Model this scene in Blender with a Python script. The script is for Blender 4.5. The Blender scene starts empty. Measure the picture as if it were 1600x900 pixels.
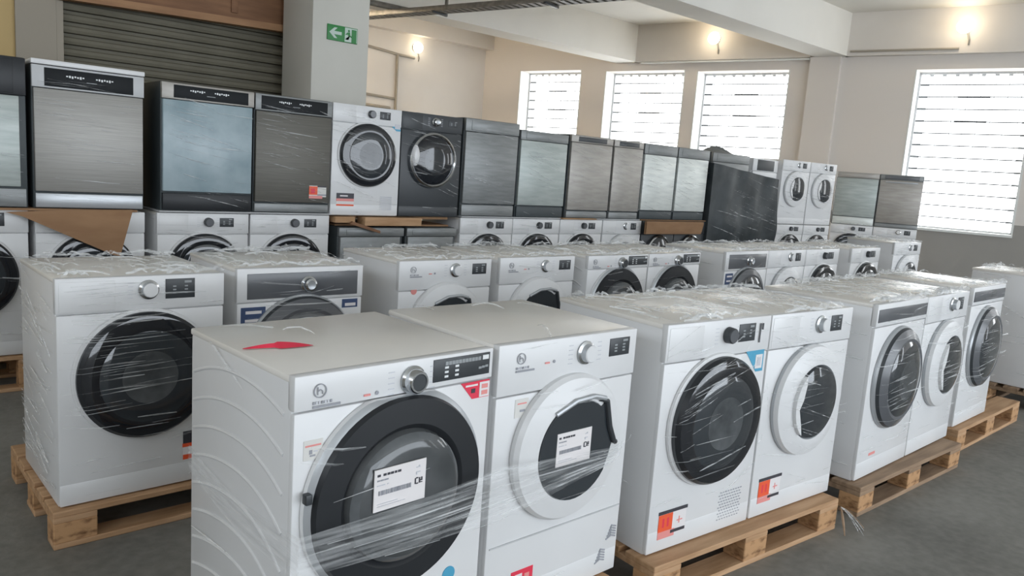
import bpy, bmesh, math, random
from mathutils import Vector, Matrix
random.seed(7)
S = bpy.context.scene
COL = S.collection
PI = math.pi

# ------------------------------------------------------------------ camera, world, light, exposure
CAM_H = 1.4756
cam_d = bpy.data.cameras.new('camera'); cam = bpy.data.objects.new('camera', cam_d); COL.objects.link(cam)
cam_d.sensor_width = 36.0; cam_d.lens = 1192.95 / 1600 * 36
cam_d.clip_start = 0.02; cam_d.clip_end = 200
def _cam_matrix(pitch, roll, yaw):
    p, r, a = math.radians(pitch), math.radians(roll), math.radians(yaw)
    fw = Vector((math.cos(a)*math.cos(p), math.sin(a)*math.cos(p), -math.sin(p)))
    rt = Vector((math.sin(a), -math.cos(a), 0)); up = rt.cross(fw)
    r2 = rt*math.cos(r) - up*math.sin(r); u2 = up*math.cos(r) + rt*math.sin(r)
    m = Matrix.Identity(4)
    for i in range(3):
        m[i][0] = r2[i]; m[i][1] = u2[i]; m[i][2] = -fw[i]
    m[2][3] = CAM_H
    return m
cam.matrix_world = _cam_matrix(8.6403, -4.0474, 48.2938)
S.camera = cam
S.view_settings.view_transform = 'Standard'; S.view_settings.look = 'None'
S.view_settings.gamma = 1.0; S.view_settings.use_curve_mapping = False
S.view_settings.exposure = 0.54

SKY = 3.75            # daylight outside the open gate behind the photographer
WIN = 3.0            # overcast light in the frosted panes
LAMP_W = 3.5        # each warm bulkhead lamp
w = bpy.data.worlds.new('overcast_sky'); S.world = w; w.use_nodes = True
w.node_tree.nodes['Background'].inputs[0].default_value = (0.85, 0.92, 1.0, 1)
w.node_tree.nodes['Background'].inputs[1].default_value = SKY
GATE = (-1.0, 13.0, 0.0, 4.2, -8.5)   # x0, x1, z0, z1, y of the open gate
pl = bpy.data.lights.new('gate_daylight', 'AREA'); pl.shape = 'RECTANGLE'
pl.size = GATE[1]-GATE[0]; pl.size_y = GATE[3]-GATE[2]; pl.cycles.is_portal = True
po = bpy.data.objects.new('gate_daylight', pl); COL.objects.link(po)
po.rotation_euler = (PI/2, 0, 0)
SIDE = (-8.0, 4.2, 2.8, 4.2)          # y0, y1, z0, z1 of the unseen opening added in the left wall for light
pl2 = bpy.data.lights.new('added_side_opening', 'AREA'); pl2.shape = 'RECTANGLE'
pl2.size = SIDE[3]-SIDE[2]; pl2.size_y = SIDE[1]-SIDE[0]; pl2.cycles.is_portal = True
po2 = bpy.data.objects.new('added_side_opening', pl2); COL.objects.link(po2)
po2.location = (-5.3, (SIDE[0]+SIDE[1])/2, (SIDE[2]+SIDE[3])/2); po2.rotation_euler = (0, -PI/2, 0)
po.location = ((GATE[0]+GATE[1])/2, GATE[4]-0.1, (GATE[2]+GATE[3])/2)

# ------------------------------------------------------------------ materials
def _mat(name):
    m = bpy.data.materials.new(name); m.use_nodes = True
    return m, m.node_tree.nodes, m.node_tree.links, m.node_tree.nodes['Principled BSDF']
def plain(name, col, rough=0.4, metal=0.0, spec=0.5, coat=0.0, emit=None, est=0.0):
    m, n, l, b = _mat(name)
    b.inputs['Base Color'].default_value = (*col, 1); b.inputs['Roughness'].default_value = rough
    b.inputs['Metallic'].default_value = metal; b.inputs['Specular IOR Level'].default_value = spec
    b.inputs['Coat Weight'].default_value = coat
    if emit:
        b.inputs['Emission Color'].default_value = (*emit, 1); b.inputs['Emission Strength'].default_value = est
    return m
def noisy(name, c1, c2, scale=(1, 1, 1), nscale=6.0, rough=0.6, bump=0.0, detail=4.0, metal=0.0, lo=0.35, hi=0.65, spec=0.5):
    m, n, l, b = _mat(name)
    tc = n.new('ShaderNodeTexCoord'); mp = n.new('ShaderNodeMapping'); mp.inputs['Scale'].default_value = scale
    no = n.new('ShaderNodeTexNoise'); no.inputs['Scale'].default_value = nscale; no.inputs['Detail'].default_value = detail
    cr = n.new('ShaderNodeValToRGB')
    cr.color_ramp.elements[0].position = lo; cr.color_ramp.elements[0].color = (*c1, 1)
    cr.color_ramp.elements[1].position = hi; cr.color_ramp.elements[1].color = (*c2, 1)
    l.new(tc.outputs['Object'], mp.inputs[0]); l.new(mp.outputs[0], no.inputs['Vector'])
    l.new(no.outputs['Fac'], cr.inputs[0]); l.new(cr.outputs[0], b.inputs['Base Color'])
    b.inputs['Roughness'].default_value = rough; b.inputs['Metallic'].default_value = metal
    b.inputs['Specular IOR Level'].default_value = spec
    if bump:
        bp = n.new('ShaderNodeBump'); bp.inputs['Strength'].default_value = bump; bp.inputs['Distance'].default_value = 0.01
        l.new(no.outputs['Fac'], bp.inputs['Height']); l.new(bp.outputs[0], b.inputs['Normal'])
    return m
M = {}
M['enamel'] = noisy('white_enamel', (0.675, 0.68, 0.685), (0.72, 0.725, 0.73), nscale=2, rough=0.32)
M['top'] = noisy('light_tinted_worktop', (0.77, 0.745, 0.70), (0.81, 0.785, 0.74), nscale=3, rough=0.28)  # enamel made paler and warmer to stand for light on the tops
M['greyside'] = noisy('pale_grey_enamel', (0.46, 0.47, 0.48), (0.53, 0.54, 0.55), nscale=3, rough=0.4)
M['black'] = plain('black_plastic', (0.020, 0.022, 0.025), 0.38, spec=0.3)
M['fasciablack'] = plain('black_display_band', (0.014, 0.016, 0.018), 0.5, spec=0.15)
M['blackgloss'] = plain('black_glass', (0.012, 0.014, 0.018), 0.06, coat=0.4)
M['charcoal'] = plain('charcoal_plastic', (0.035, 0.04, 0.045), 0.42)
M['panelgrey'] = noisy('dark_grey_panel', (0.09, 0.095, 0.105), (0.12, 0.125, 0.135), nscale=3, rough=0.25)
M['glassdark'] = plain('dark_door_glass', (0.03, 0.036, 0.042), 0.05, coat=0.5)
M['glassgrey'] = noisy('smoky_door_glass', (0.05, 0.056, 0.06), (0.13, 0.138, 0.145), nscale=5, rough=0.06)
M['glassmid'] = noisy('grey_door_glass', (0.045, 0.05, 0.052), (0.12, 0.125, 0.13), nscale=3, rough=0.10)
M['silverdim'] = plain('dull_silver', (0.22, 0.23, 0.24), 0.3)
M['chrome'] = plain('chrome', (0.62, 0.64, 0.66), 0.16, metal=1.0)
M['silver'] = plain('silver_plastic', (0.44, 0.46, 0.48), 0.3, metal=0.4)
M['steel'] = noisy('brushed_steel', (0.27, 0.262, 0.245), (0.32, 0.312, 0.292), scale=(0.6, 1, 30), nscale=8, rough=0.45, metal=0.4)
M['steeldark'] = noisy('dark_brushed_steel', (0.10, 0.095, 0.082), (0.13, 0.124, 0.108), scale=(0.6, 1, 30), nscale=8, rough=0.48, metal=0.35)
M['steelblue'] = noisy('blue_film_on_steel', (0.22, 0.30, 0.335), (0.34, 0.42, 0.455), nscale=5, rough=0.3)
M['steelgrey'] = noisy('grey_steel', (0.19, 0.20, 0.20), (0.24, 0.25, 0.25), scale=(1, 1, 8), nscale=6, rough=0.4, metal=0.3)
M['steelgreen'] = noisy('pale_green_grey_steel', (0.34, 0.38, 0.365), (0.43, 0.47, 0.45), scale=(1, 1, 6), nscale=6, rough=0.38, metal=0.2)
M['steellight'] = noisy('light_steel', (0.58, 0.61, 0.59), (0.70, 0.73, 0.70), scale=(1, 1, 6), nscale=6, rough=0.35, metal=0.2)
M['steelwarm'] = noisy('warm_grey_steel', (0.32, 0.30, 0.275), (0.39, 0.37, 0.34), scale=(1, 1, 6), nscale=6, rough=0.4, metal=0.3)
M['frame'] = plain('dark_green_grey_frame', (0.045, 0.056, 0.06), 0.5)
M['white_mark'] = plain('white_print', (0.75, 0.77, 0.78), 0.5)
M['dimprint'] = plain('dim_display_print', (0.28, 0.30, 0.31), 0.5)
M['greyprint'] = plain('grey_print', (0.30, 0.31, 0.34), 0.5)
M['blackprint'] = plain('black_print', (0.04, 0.04, 0.05), 0.5)
M['faintprint'] = plain('faint_grey_print', (0.55, 0.56, 0.6), 0.5)
M['paper'] = plain('white_paper', (0.74, 0.71, 0.71), 0.6)
M['offpaper'] = plain('off_white_paper', (0.66, 0.65, 0.62), 0.6)
M['red'] = plain('red_print', (0.72, 0.035, 0.075), 0.5)
M['orange'] = plain('orange_red_print', (0.80, 0.10, 0.03), 0.5)
M['pink'] = plain('pale_red_print', (0.75, 0.28, 0.26), 0.5)
M['blue'] = plain('blue_print', (0.07, 0.34, 0.52), 0.45)
M['navy'] = plain('navy_print', (0.04, 0.07, 0.16), 0.45)
M['wood'] = noisy('pallet_wood', (0.38, 0.22, 0.11), (0.52, 0.325, 0.185), scale=(0.7, 6, 6), nscale=5, rough=0.75, bump=0.25, detail=7)
M['woodgrey'] = noisy('weathered_pallet_wood', (0.22, 0.145, 0.09), (0.34, 0.23, 0.145), scale=(0.7, 6, 6), nscale=5, rough=0.8, bump=0.25, detail=7)
M['block'] = noisy('pallet_block_wood', (0.14, 0.06, 0.022), (0.47, 0.27, 0.13), scale=(4, 4, 9), nscale=4, rough=0.8, bump=0.3, lo=0.30, hi=0.50)
M['timber'] = noisy('brown_timber', (0.17, 0.08, 0.038), (0.24, 0.12, 0.058), scale=(0.6, 4, 4), nscale=4, rough=0.7, detail=6)
M['timberlight'] = noisy('light_brown_timber', (0.27, 0.14, 0.068), (0.36, 0.2, 0.1), scale=(0.6, 4, 4), nscale=4, rough=0.7, detail=6)
M['card'] = noisy('brown_cardboard', (0.26, 0.145, 0.075), (0.31, 0.18, 0.095), scale=(1, 1, 3), nscale=5, rough=0.85)
M['wallpaint'] = noisy('warm_white_wall_paint', (0.70, 0.655, 0.60), (0.74, 0.695, 0.64), nscale=1.2, rough=0.85, spec=0.2)
M['ceilpaint'] = noisy('ceiling_paint', (0.76, 0.74, 0.69), (0.80, 0.78, 0.73), nscale=1.0, rough=0.9, spec=0.2)
M['colpaint'] = noisy('column_paint', (0.57, 0.56, 0.51), (0.61, 0.60, 0.55), nscale=1.5, rough=0.8, spec=0.2)
M['yellowpaint'] = plain('yellow_panel', (0.50, 0.36, 0.16), 0.7)
M['greywall'] = plain('grey_brown_wall', (0.34, 0.305, 0.25), 0.85)
M['shutter'] = noisy('shutter_metal', (0.135, 0.125, 0.092), (0.165, 0.153, 0.115), nscale=3, rough=0.6, metal=0.0, spec=0.3)
M['shutterdark'] = plain('shutter_groove', (0.03, 0.03, 0.026), 0.8)
M['pane'] = plain('frosted_window_glass', (0.8, 0.8, 0.8), 0.5, emit=(0.95, 0.98, 1.0), est=WIN)
M['bar'] = plain('window_bar', (0.20, 0.21, 0.22), 0.7)
M['barpale'] = plain('pale_window_bar', (0.62, 0.63, 0.64), 0.6)
M['reveal'] = plain('white_reveal_paint', (0.74, 0.75, 0.73), 0.8)
M['conduit'] = plain('painted_conduit', (0.36, 0.32, 0.26), 0.6)
M['tray'] = noisy('galvanised_tray', (0.16, 0.155, 0.14), (0.24, 0.23, 0.21), nscale=12, rough=0.5, metal=0.4)
M['lamp'] = plain('lit_lamp_glass', (0.9, 0.9, 0.9), 0.4, emit=(1.0, 0.90, 0.70), est=4.5)
M['lampbase'] = plain('lamp_base', (0.30, 0.28, 0.24), 0.5)
M['green'] = plain('exit_green', (0.03, 0.22, 0.055), 0.5)
M['signwhite'] = plain('exit_white', (0.50, 0.60, 0.54), 0.5)
M['signgrey'] = plain('exit_grey_edge', (0.26, 0.28, 0.27), 0.5)

def floor_mat():
    m, n, l, b = _mat('worn_concrete')
    tc = n.new('ShaderNodeTexCoord')
    n1 = n.new('ShaderNodeTexNoise'); n1.inputs['Scale'].default_value = 1.3; n1.inputs['Detail'].default_value = 8
    n2 = n.new('ShaderNodeTexNoise'); n2.inputs['Scale'].default_value = 22; n2.inputs['Detail'].default_value = 5
    mx = n.new('ShaderNodeMath'); mx.operation = 'MULTIPLY_ADD'; mx.inputs[1].default_value = 0.45
    cr = n.new('ShaderNodeValToRGB')
    cr.color_ramp.elements[0].position = 0.52; cr.color_ramp.elements[0].color = (0.13, 0.127, 0.112, 1)
    cr.color_ramp.elements[1].position = 0.88; cr.color_ramp.elements[1].color = (0.235, 0.228, 0.205, 1)
    l.new(tc.outputs['Object'], n1.inputs['Vector']); l.new(tc.outputs['Object'], n2.inputs['Vector'])
    l.new(n2.outputs['Fac'], mx.inputs[0]); l.new(n1.outputs['Fac'], mx.inputs[2])
    l.new(mx.outputs[0], cr.inputs[0]); l.new(cr.outputs[0], b.inputs['Base Color'])
    bp = n.new('ShaderNodeBump'); bp.inputs['Strength'].default_value = 0.25; bp.inputs['Distance'].default_value = 0.01
    l.new(n2.outputs['Fac'], bp.inputs['Height']); l.new(bp.outputs[0], b.inputs['Normal'])
    b.inputs['Roughness'].default_value = 0.62
    return m
M['floor'] = floor_mat()
def dado_mat():
    m, n, l, b = _mat('window_wall_paint')
    tc = n.new('ShaderNodeTexCoord'); sx = n.new('ShaderNodeSeparateXYZ')
    gt = n.new('ShaderNodeMath'); gt.operation = 'GREATER_THAN'; gt.inputs[1].default_value = 1.2
    mx = n.new('ShaderNodeMix'); mx.data_type = 'RGBA'
    mx.inputs['A'].default_value = (0.34, 0.325, 0.30, 1); mx.inputs['B'].default_value = (0.72, 0.675, 0.63, 1)
    l.new(tc.outputs['Object'], sx.inputs[0]); l.new(sx.outputs['Z'], gt.inputs[0])
    l.new(gt.outputs[0], mx.inputs['Factor']); l.new(mx.outputs['Result'], b.inputs['Base Color'])
    b.inputs['Roughness'].default_value = 0.85; b.inputs['Specular IOR Level'].default_value = 0.2
    return m
M['dado'] = dado_mat()
def film_mat(name, fac, rough, col=(0.85, 0.87, 0.88)):
    m = bpy.data.materials.new(name); m.use_nodes = True
    n, l = m.node_tree.nodes, m.node_tree.links
    b = n['Principled BSDF']; out = n['Material Output']
    b.inputs['Base Color'].default_value = (*col, 1); b.inputs['Roughness'].default_value = rough
    tr = n.new('ShaderNodeBsdfTransparent'); mix = n.new('ShaderNodeMixShader')
    tc = n.new('ShaderNodeTexCoord'); mp = n.new('ShaderNodeMapping'); mp.inputs['Scale'].default_value = (2.5, 2.5, 60)
    no = n.new('ShaderNodeTexNoise'); no.inputs['Scale'].default_value = 2.0; no.inputs['Detail'].default_value = 3
    mr = n.new('ShaderNodeMapRange'); mr.inputs['From Min'].default_value = 0.38; mr.inputs['From Max'].default_value = 0.66
    mr.inputs['To Min'].default_value = fac*0.25; mr.inputs['To Max'].default_value = fac*1.35
    l.new(tc.outputs['Object'], mp.inputs[0]); l.new(mp.outputs[0], no.inputs['Vector'])
    l.new(no.outputs['Fac'], mr.inputs['Value']); l.new(mr.outputs[0], mix.inputs[0])
    l.new(tr.outputs[0], mix.inputs[1]); l.new(b.outputs[0], mix.inputs[2]); l.new(mix.outputs[0], out.inputs[0])
    return m
M['film'] = film_mat('stretch_film_creases', 0.36, 0.13)
M['filmband'] = film_mat('stretch_film_band', 0.20, 0.12)
M['filmtop'] = film_mat('stretch_film_crumpled', 0.42, 0.10)
M['shroud'] = noisy('black_shroud_plastic', (0.022, 0.028, 0.031), (0.05, 0.058, 0.062), nscale=4, rough=0.5, bump=0.3, spec=0.3)

# ------------------------------------------------------------------ mesh helpers
class MB:
    def __init__(s): s.bm = bmesh.new(); s.mats = []
    def mi(s, m):
        if m not in s.mats: s.mats.append(m)
        return s.mats.index(m)
    def box(s, x0, x1, y0, y1, z0, z1, m, bev=0.0, seg=2):
        g = bmesh.ops.create_cube(s.bm, size=1.0)
        vs = g['verts']
        for v in vs:
            v.co = Vector(((x0+x1)/2 + v.co.x*(x1-x0), (y0+y1)/2 + v.co.y*(y1-y0), (z0+z1)/2 + v.co.z*(z1-z0)))
        fs = {f for v in vs for f in v.link_faces}; k = s.mi(m)
        for f in fs: f.material_index = k
        if bev:
            es = list({e for v in vs for e in v.link_edges})
            r = bmesh.ops.bevel(s.bm, geom=es, offset=bev, segments=seg, profile=0.5, affect='EDGES')
            for f in r['faces']: f.material_index = k
        return s
    def poly_prism(s, pts, axis, a0, a1, m):
        # pts 2D outline (ccw) extruded along an axis ('y': pts are (x, z); 'x': pts are (y, z); 'z': pts are (x, y))
        def P(p, a):
            return {'y': (p[0], a, p[1]), 'x': (a, p[0], p[1]), 'z': (p[0], p[1], a)}[axis]
        A = [s.bm.verts.new(P(p, a0)) for p in pts]; B = [s.bm.verts.new(P(p, a1)) for p in pts]
        k = s.mi(m); n = len(pts); fs = [s.bm.faces.new(A), s.bm.faces.new(B[::-1])]
        for i in range(n): fs.append(s.bm.faces.new([A[i], B[i], B[(i+1) % n], A[(i+1) % n]]))
        for f in fs: f.material_index = k
        return s
    def lathe(s, prof, c, m, seg=48, axis='y', cut=None):
        # prof [(radius, height)]; axis 'y': height goes to -Y from c, 'z': height goes up, mats may be per ring
        rings = []
        for r, h in prof:
            if r < 1e-6:
                rings.append([s.bm.verts.new((c[0], c[1]-h, c[2]) if axis == 'y' else (c[0], c[1], c[2]+h))])
            else:
                ring = []
                for i in range(seg):
                    a = 2*PI*i/seg; x, z = r*math.cos(a), r*math.sin(a)
                    if cut: x, z = cut(x, z)
                    ring.append(s.bm.verts.new((c[0]+x, c[1]-h, c[2]+z) if axis == 'y' else (c[0]+x, c[1]+z, c[2]+h)))
                rings.append(ring)
        for j in range(len(rings)-1):
            A, B = rings[j], rings[j+1]; k = s.mi(m[j] if isinstance(m, list) else m)
            for i in range(seg):
                i2 = (i+1) % seg
                if len(A) == 1 and len(B) == 1: continue
                if len(A) == 1: f = [A[0], B[i], B[i2]]
                elif len(B) == 1: f = [A[i], B[0], A[i2]]
                else: f = [A[i], B[i], B[i2], A[i2]]
                try: s.bm.faces.new(f).material_index = k
                except ValueError: pass
        return s
    def tube(s, pts, r, m, seg=8):
        pts = [Vector(p) for p in pts]; rings = []
        for i, p in enumerate(pts):
            d = (pts[min(i+1, len(pts)-1)] - pts[max(i-1, 0)]).normalized()
            u = d.cross(Vector((0, 0, 1)))
            if u.length < 1e-3: u = d.cross(Vector((0, 1, 0)))
            u.normalize(); v = d.cross(u)
            rings.append([s.bm.verts.new(p + u*(r*math.cos(2*PI*k/seg)) + v*(r*math.sin(2*PI*k/seg))) for k in range(seg)])
        k = s.mi(m)
        for A, B in zip(rings, rings[1:]):
            for i in range(seg): s.bm.faces.new([A[i], A[(i+1) % seg], B[(i+1) % seg], B[i]]).material_index = k
        for R in (rings[0], rings[-1][::-1]): s.bm.faces.new(R).material_index = k
        return s
    def strip(s, pts, width, nrm, m, crease=0.0):
        # a narrow creased ribbon through pts, width across (nrm x direction), ridge raised along nrm
        pts = [Vector(p) for p in pts]; nrm = Vector(nrm); rows = []
        for i, p in enumerate(pts):
            d = pts[min(i+1, len(pts)-1)] - pts[max(i-1, 0)]
            a = nrm.cross(d)
            if a.length < 1e-9: return s
            a.normalize(); t = i/(len(pts)-1); wd = width*(0.35 + 0.65*math.sin(PI*min(max(t, 0.04), 0.96)))
            rows.append([s.bm.verts.new(p - a*wd/2), s.bm.verts.new(p + nrm*crease), s.bm.verts.new(p + a*wd/2)])
        k = s.mi(m)
        for A, B in zip(rows, rows[1:]):
            for j in range(2): s.bm.faces.new([A[j], A[j+1], B[j+1], B[j]]).material_index = k
        return s
    def grid(s, f, nu, nv, m):
        V = [[s.bm.verts.new(f(i/nu, j/nv)) for j in range(nv+1)] for i in range(nu+1)]; k = s.mi(m)
        for i in range(nu):
            for j in range(nv): s.bm.faces.new([V[i][j], V[i+1][j], V[i+1][j+1], V[i][j+1]]).material_index = k
        return s
    def mesh(s, name, recalc=True):
        if recalc: bmesh.ops.recalc_face_normals(s.bm, faces=s.bm.faces)
        me = bpy.data.meshes.new(name); s.bm.to_mesh(me); s.bm.free()
        for m in s.mats: me.materials.append(M[m])
        me.polygons.foreach_set('use_smooth', [True]*len(me.polygons))
        me.set_sharp_from_angle(angle=math.radians(32))
        return me
def add(name, me, parent=None, loc=None, rz=None):
    o = bpy.data.objects.new(name, me); COL.objects.link(o)
    if parent: o.parent = parent
    if loc is not None: o.location = loc
    if rz is not None: o.rotation_euler = (0, 0, rz)
    return o
def tag(o, label, cat, group=None):
    o['label'] = label; o['category'] = cat
    if group: o['group'] = group
    return o
def root(name, loc, rz, label, cat, group=None):
    return tag(add(name, None, None, loc, rz), label, cat, group)
def struct(name, mb, parent=None, recalc=True):
    o = add(name, mb.mesh(name, recalc), parent)
    if not parent: o['kind'] = 'structure'
    return o

# ------------------------------------------------------------------ the hall
CEIL = 4.50; BEAM = 3.80
WN = math.hypot(1, 0.2384)
def wx(y): return 13.4 - 0.2384*(y-5)                 # the window wall runs slightly askew
def wp(y, off, z): return Vector((wx(y) - off/WN, y - off*0.2384/WN, z))   # off > 0: into the hall
def wbox(mb, y0, y1, o0, o1, z0, z1, m):
    vs = [mb.bm.verts.new(wp(y, o, z)) for y in (y0, y1) for o in (o0, o1) for z in (z0, z1)]
    k = mb.mi(m)
    for f in ((0, 1, 3, 2), (4, 6, 7, 5), (0, 4, 5, 1), (2, 3, 7, 6), (0, 2, 6, 4), (1, 5, 7, 3)):
        mb.bm.faces.new([vs[i] for i in f]).material_index = k
    return mb
YB = 14.07                                            # the far wall with the lamp
mb = MB().box(-5, 16, -8.7, 15.5, -0.12, 0.0, 'floor'); struct('floor', mb)
mb = MB().box(-5, 16, -8.7, 15.5, CEIL, CEIL+0.15, 'ceilpaint'); struct('ceiling', mb)
# window wall with four openings and the unseen added ones (y0, y1), sill and head heights
SILL, HEAD = 1.03, 3.58
HEADS = [3.68, 3.64, 3.61, 3.575, 3.575, 3.575]; REC = 0.40
WINS = [(11.58, 13.09), (9.33, 11.0), (7.40, 9.07), (3.80, 5.42), (0.1, 1.75), (-3.6, -1.95)]  # last two are unseen windows, added for their light
mb = MB()
edges = sorted(zip(WINS, HEADS))
prev = -8.6
for (a, b), HEAD in edges:
    wbox(mb, prev, a, -0.5, 0, 0, CEIL, 'dado'); wbox(mb, a, b, -0.5, 0, 0, SILL, 'dado'); wbox(mb, a, b, -0.5, 0, HEAD, CEIL, 'dado'); prev = b
wbox(mb, prev, YB+0.2, -0.5, 0, 0, CEIL, 'dado')
struct('wall_right', mb)
# pilaster under the beam and the downstand between the beams
mb = MB(); wbox(mb, 6.56, 7.05, 0, 0.10, 0, BEAM, 'dado'); struct('trim_1', mb)
mb = MB(); wbox(mb, -8.6, 6.50, 0, 0.12, BEAM, CEIL, 'wallpaint'); struct('trim_2', mb)
mb = MB(); wbox(mb, 7.05, 10.36, 0, 0.12, BEAM, CEIL, 'wallpaint'); struct('trim_3', mb)
# window linings and sills
for k, (a, b) in enumerate(WINS):
    mb = MB(); HEAD = HEADS[k]; P = -REC
    wbox(mb, b-0.006, b+0.012, P-0.04, 0.004, SILL, HEAD, 'reveal'); wbox(mb, a-0.012, a+0.006, P-0.04, 0.004, SILL, HEAD, 'reveal')
    wbox(mb, a-0.012, b+0.012, P-0.04, 0.03, SILL-0.03, SILL+0.006, 'reveal')
    wr = struct('window_%d' % (k+1), mb)
    mb = MB(); wbox(mb, a+0.006, b-0.006, P, P+0.01, SILL+0.006, HEAD, 'pane')
    struct('window_pane', mb, wr)
    mb = MB()
    for t in (a+0.006, b-0.036): wbox(mb, t, t+0.03, P+0.01, P+0.05, SILL+0.006, HEAD, 'barpale')
    wbox(mb, a, b, P+0.01, P+0.05, HEAD-0.035, HEAD, 'barpale')
    wbox(mb, a, b, P+0.01, P+0.05, SILL+0.006, SILL+0.035, 'barpale')
    struct('window_frame', mb, wr)
    mb = MB(); n = 13; zb = HEAD
    while zb > SILL+0.1:
        zb -= 0.196
        if zb > SILL+0.05:
            wbox(mb, a+0.03, b-0.03, P+0.012, P+0.022, zb-0.009, zb+0.009, 'bar')
            wbox(mb, b-0.16, b-0.03, P+0.012, P+0.030, zb-0.017, zb+0.017, 'bar'); wbox(mb, a+0.03, a+0.12, P+0.012, P+0.030, zb-0.015, zb+0.015, 'bar')
    for i in range(1, 9):
        t = a + (b-a)*i/9
        wbox(mb, t-0.003, t+0.003, P+0.012, P+0.020, SILL+0.03, HEAD-0.03, 'barpale')
        wbox(mb, t-0.03, t+0.03, P+0.012, P+0.03, HEAD-0.065, HEAD-0.03, 'barpale')
    struct('glazing_bars', mb, wr)
    mb = MB()
    for i in (2, 4):
        z = HEAD - 0.196*i; c = (a+b)/2
        wbox(mb, c-0.22, c+0.22, P+0.022, P+0.04, z-0.014, z+0.014, 'charcoal')
    struct('vent_flap', mb, wr)
# far wall, return wall, shutter wall, left wall, gate wall
mb = MB().box(3.6, 12.0, YB, YB+0.2, 0, CEIL, 'wallpaint'); struct('wall_back', mb)
mb = MB().box(3.6, 11.3, YB-0.22, YB-0.001, 4.15, CEIL, 'wallpaint'); struct('trim_4', mb)
SH0, SH1, SHY = 1.38, 3.50, 7.30
mb = MB().box(1.10, SH0, SHY-0.05, SHY+0.3, 0, CEIL, 'greywall').box(SH1, 3.62, SHY-0.05, SHY+0.3, 0, CEIL, 'greywall')
mb.box(SH0, SH1, SHY+0.02, SHY+0.3, 2.95, CEIL, 'greywall'); struct('wall_shutter', mb)
mb = MB().box(-5, 1.10, SHY-0.02, SHY+0.3, 0, CEIL, 'yellowpaint'); struct('wall_yellow', mb)
mb = MB().box(3.5, 3.62, SHY+0.3, YB+0.2, 0, CEIL, 'wallpaint'); struct('wall_return', mb)
y0, y1, z0, z1 = SIDE
mb = MB().box(-5.2, -5, -8.7, y0, 0, CEIL, 'greywall').box(-5.2, -5, y1, SHY+0.3, 0, CEIL, 'greywall').box(-5.2, -5, y0, y1, 0, z0, 'greywall').box(-5.2, -5, y0, y1, z1, CEIL, 'greywall')
struct('wall_left', mb)
gx0, gx1, gz0, gz1, gy = GATE
mb = MB().box(-5, gx0, gy-0.2, gy, 0, CEIL, 'wallpaint').box(gx1, 16, gy-0.2, gy, 0, CEIL, 'wallpaint').box(gx0, gx1, gy-0.2, gy, gz1, CEIL, 'wallpaint')
struct('wall_gate', mb)
# beams run to the window wall
mb = MB().box(3.62, wx(10.6)+0.1, 10.29, 10.80, BEAM, CEIL, 'ceilpaint'); struct('beam_far', mb)
mb = MB().box(3.3, wx(6.8)+0.1, 6.44, 6.95, BEAM, CEIL, 'ceilpaint'); struct('beam_near', mb)
mb = MB().box(3.22, 3.79, 6.5, 7.11, 0, CEIL, 'colpaint', 0.012); struct('column', mb)

# roller shutter
sh = root('roller_shutter', ((SH0+SH1)/2, SHY, 0), 0, 'dark grey slatted roller shutter in the back wall left of the column', 'shutter')
hw = (SH1-SH0)/2
mb = MB(); prof = []
z = 0.0
while z < 2.95:
    prof += [(0.018, z), (-0.030, z+0.004), (-0.040, z+0.026), (-0.036, z+0.050), (-0.022, z+0.062), (0.018, z+0.066)]; z += 0.090
mb.grid(lambda u, v: ((-hw + 2*hw*u), prof[min(int(round(v*(len(prof)-1))), len(prof)-1)][0], prof[min(int(round(v*(len(prof)-1))), len(prof)-1)][1]), 1, len(prof)-1, 'shutter')
o = add('curtain', mb.mesh('shutter_curtain'), sh); o.location = (0, 0.03, 0)
o = add('guide_rail', MB().box(-hw, -hw+0.05, -0.05, 0.06, 0, 2.95, 'greywall', 0.004).mesh('rail'), sh)
o = add('guide_rail', o.data, sh); o.location = (2*hw-0.05, 0, 0)
# timber canopy above the shutter
tb = root('timber_lintel', ((SH0+SH1)/2, SHY-0.06, 2.585), 0, 'brown timber boarding with a lighter edge rail above the roller shutter', 'timber boarding')
def tilt(x): return 0.065*(x+hw)/(2*hw)
add('edge_rail', MB().poly_prism([(-hw, -0.01), (hw, 0.055), (hw, 0.115), (-hw, 0.05)], 'y', -0.10, 0.0, 'timberlight').mesh('edge_rail'), tb)
add('fascia_board', MB().poly_prism([(-hw, 0.05), (hw, 0.115), (hw, 0.62), (-hw, 0.56)], 'y', -0.05, 0.0, 'timber').mesh('fascia_board'), tb)
add('batten', MB().box(-0.03, 0.03, -0.065, -0.05, 0.14, 0.57, 'timber', 0.003).mesh('batten'), tb, (0.35, 0, 0))

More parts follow.
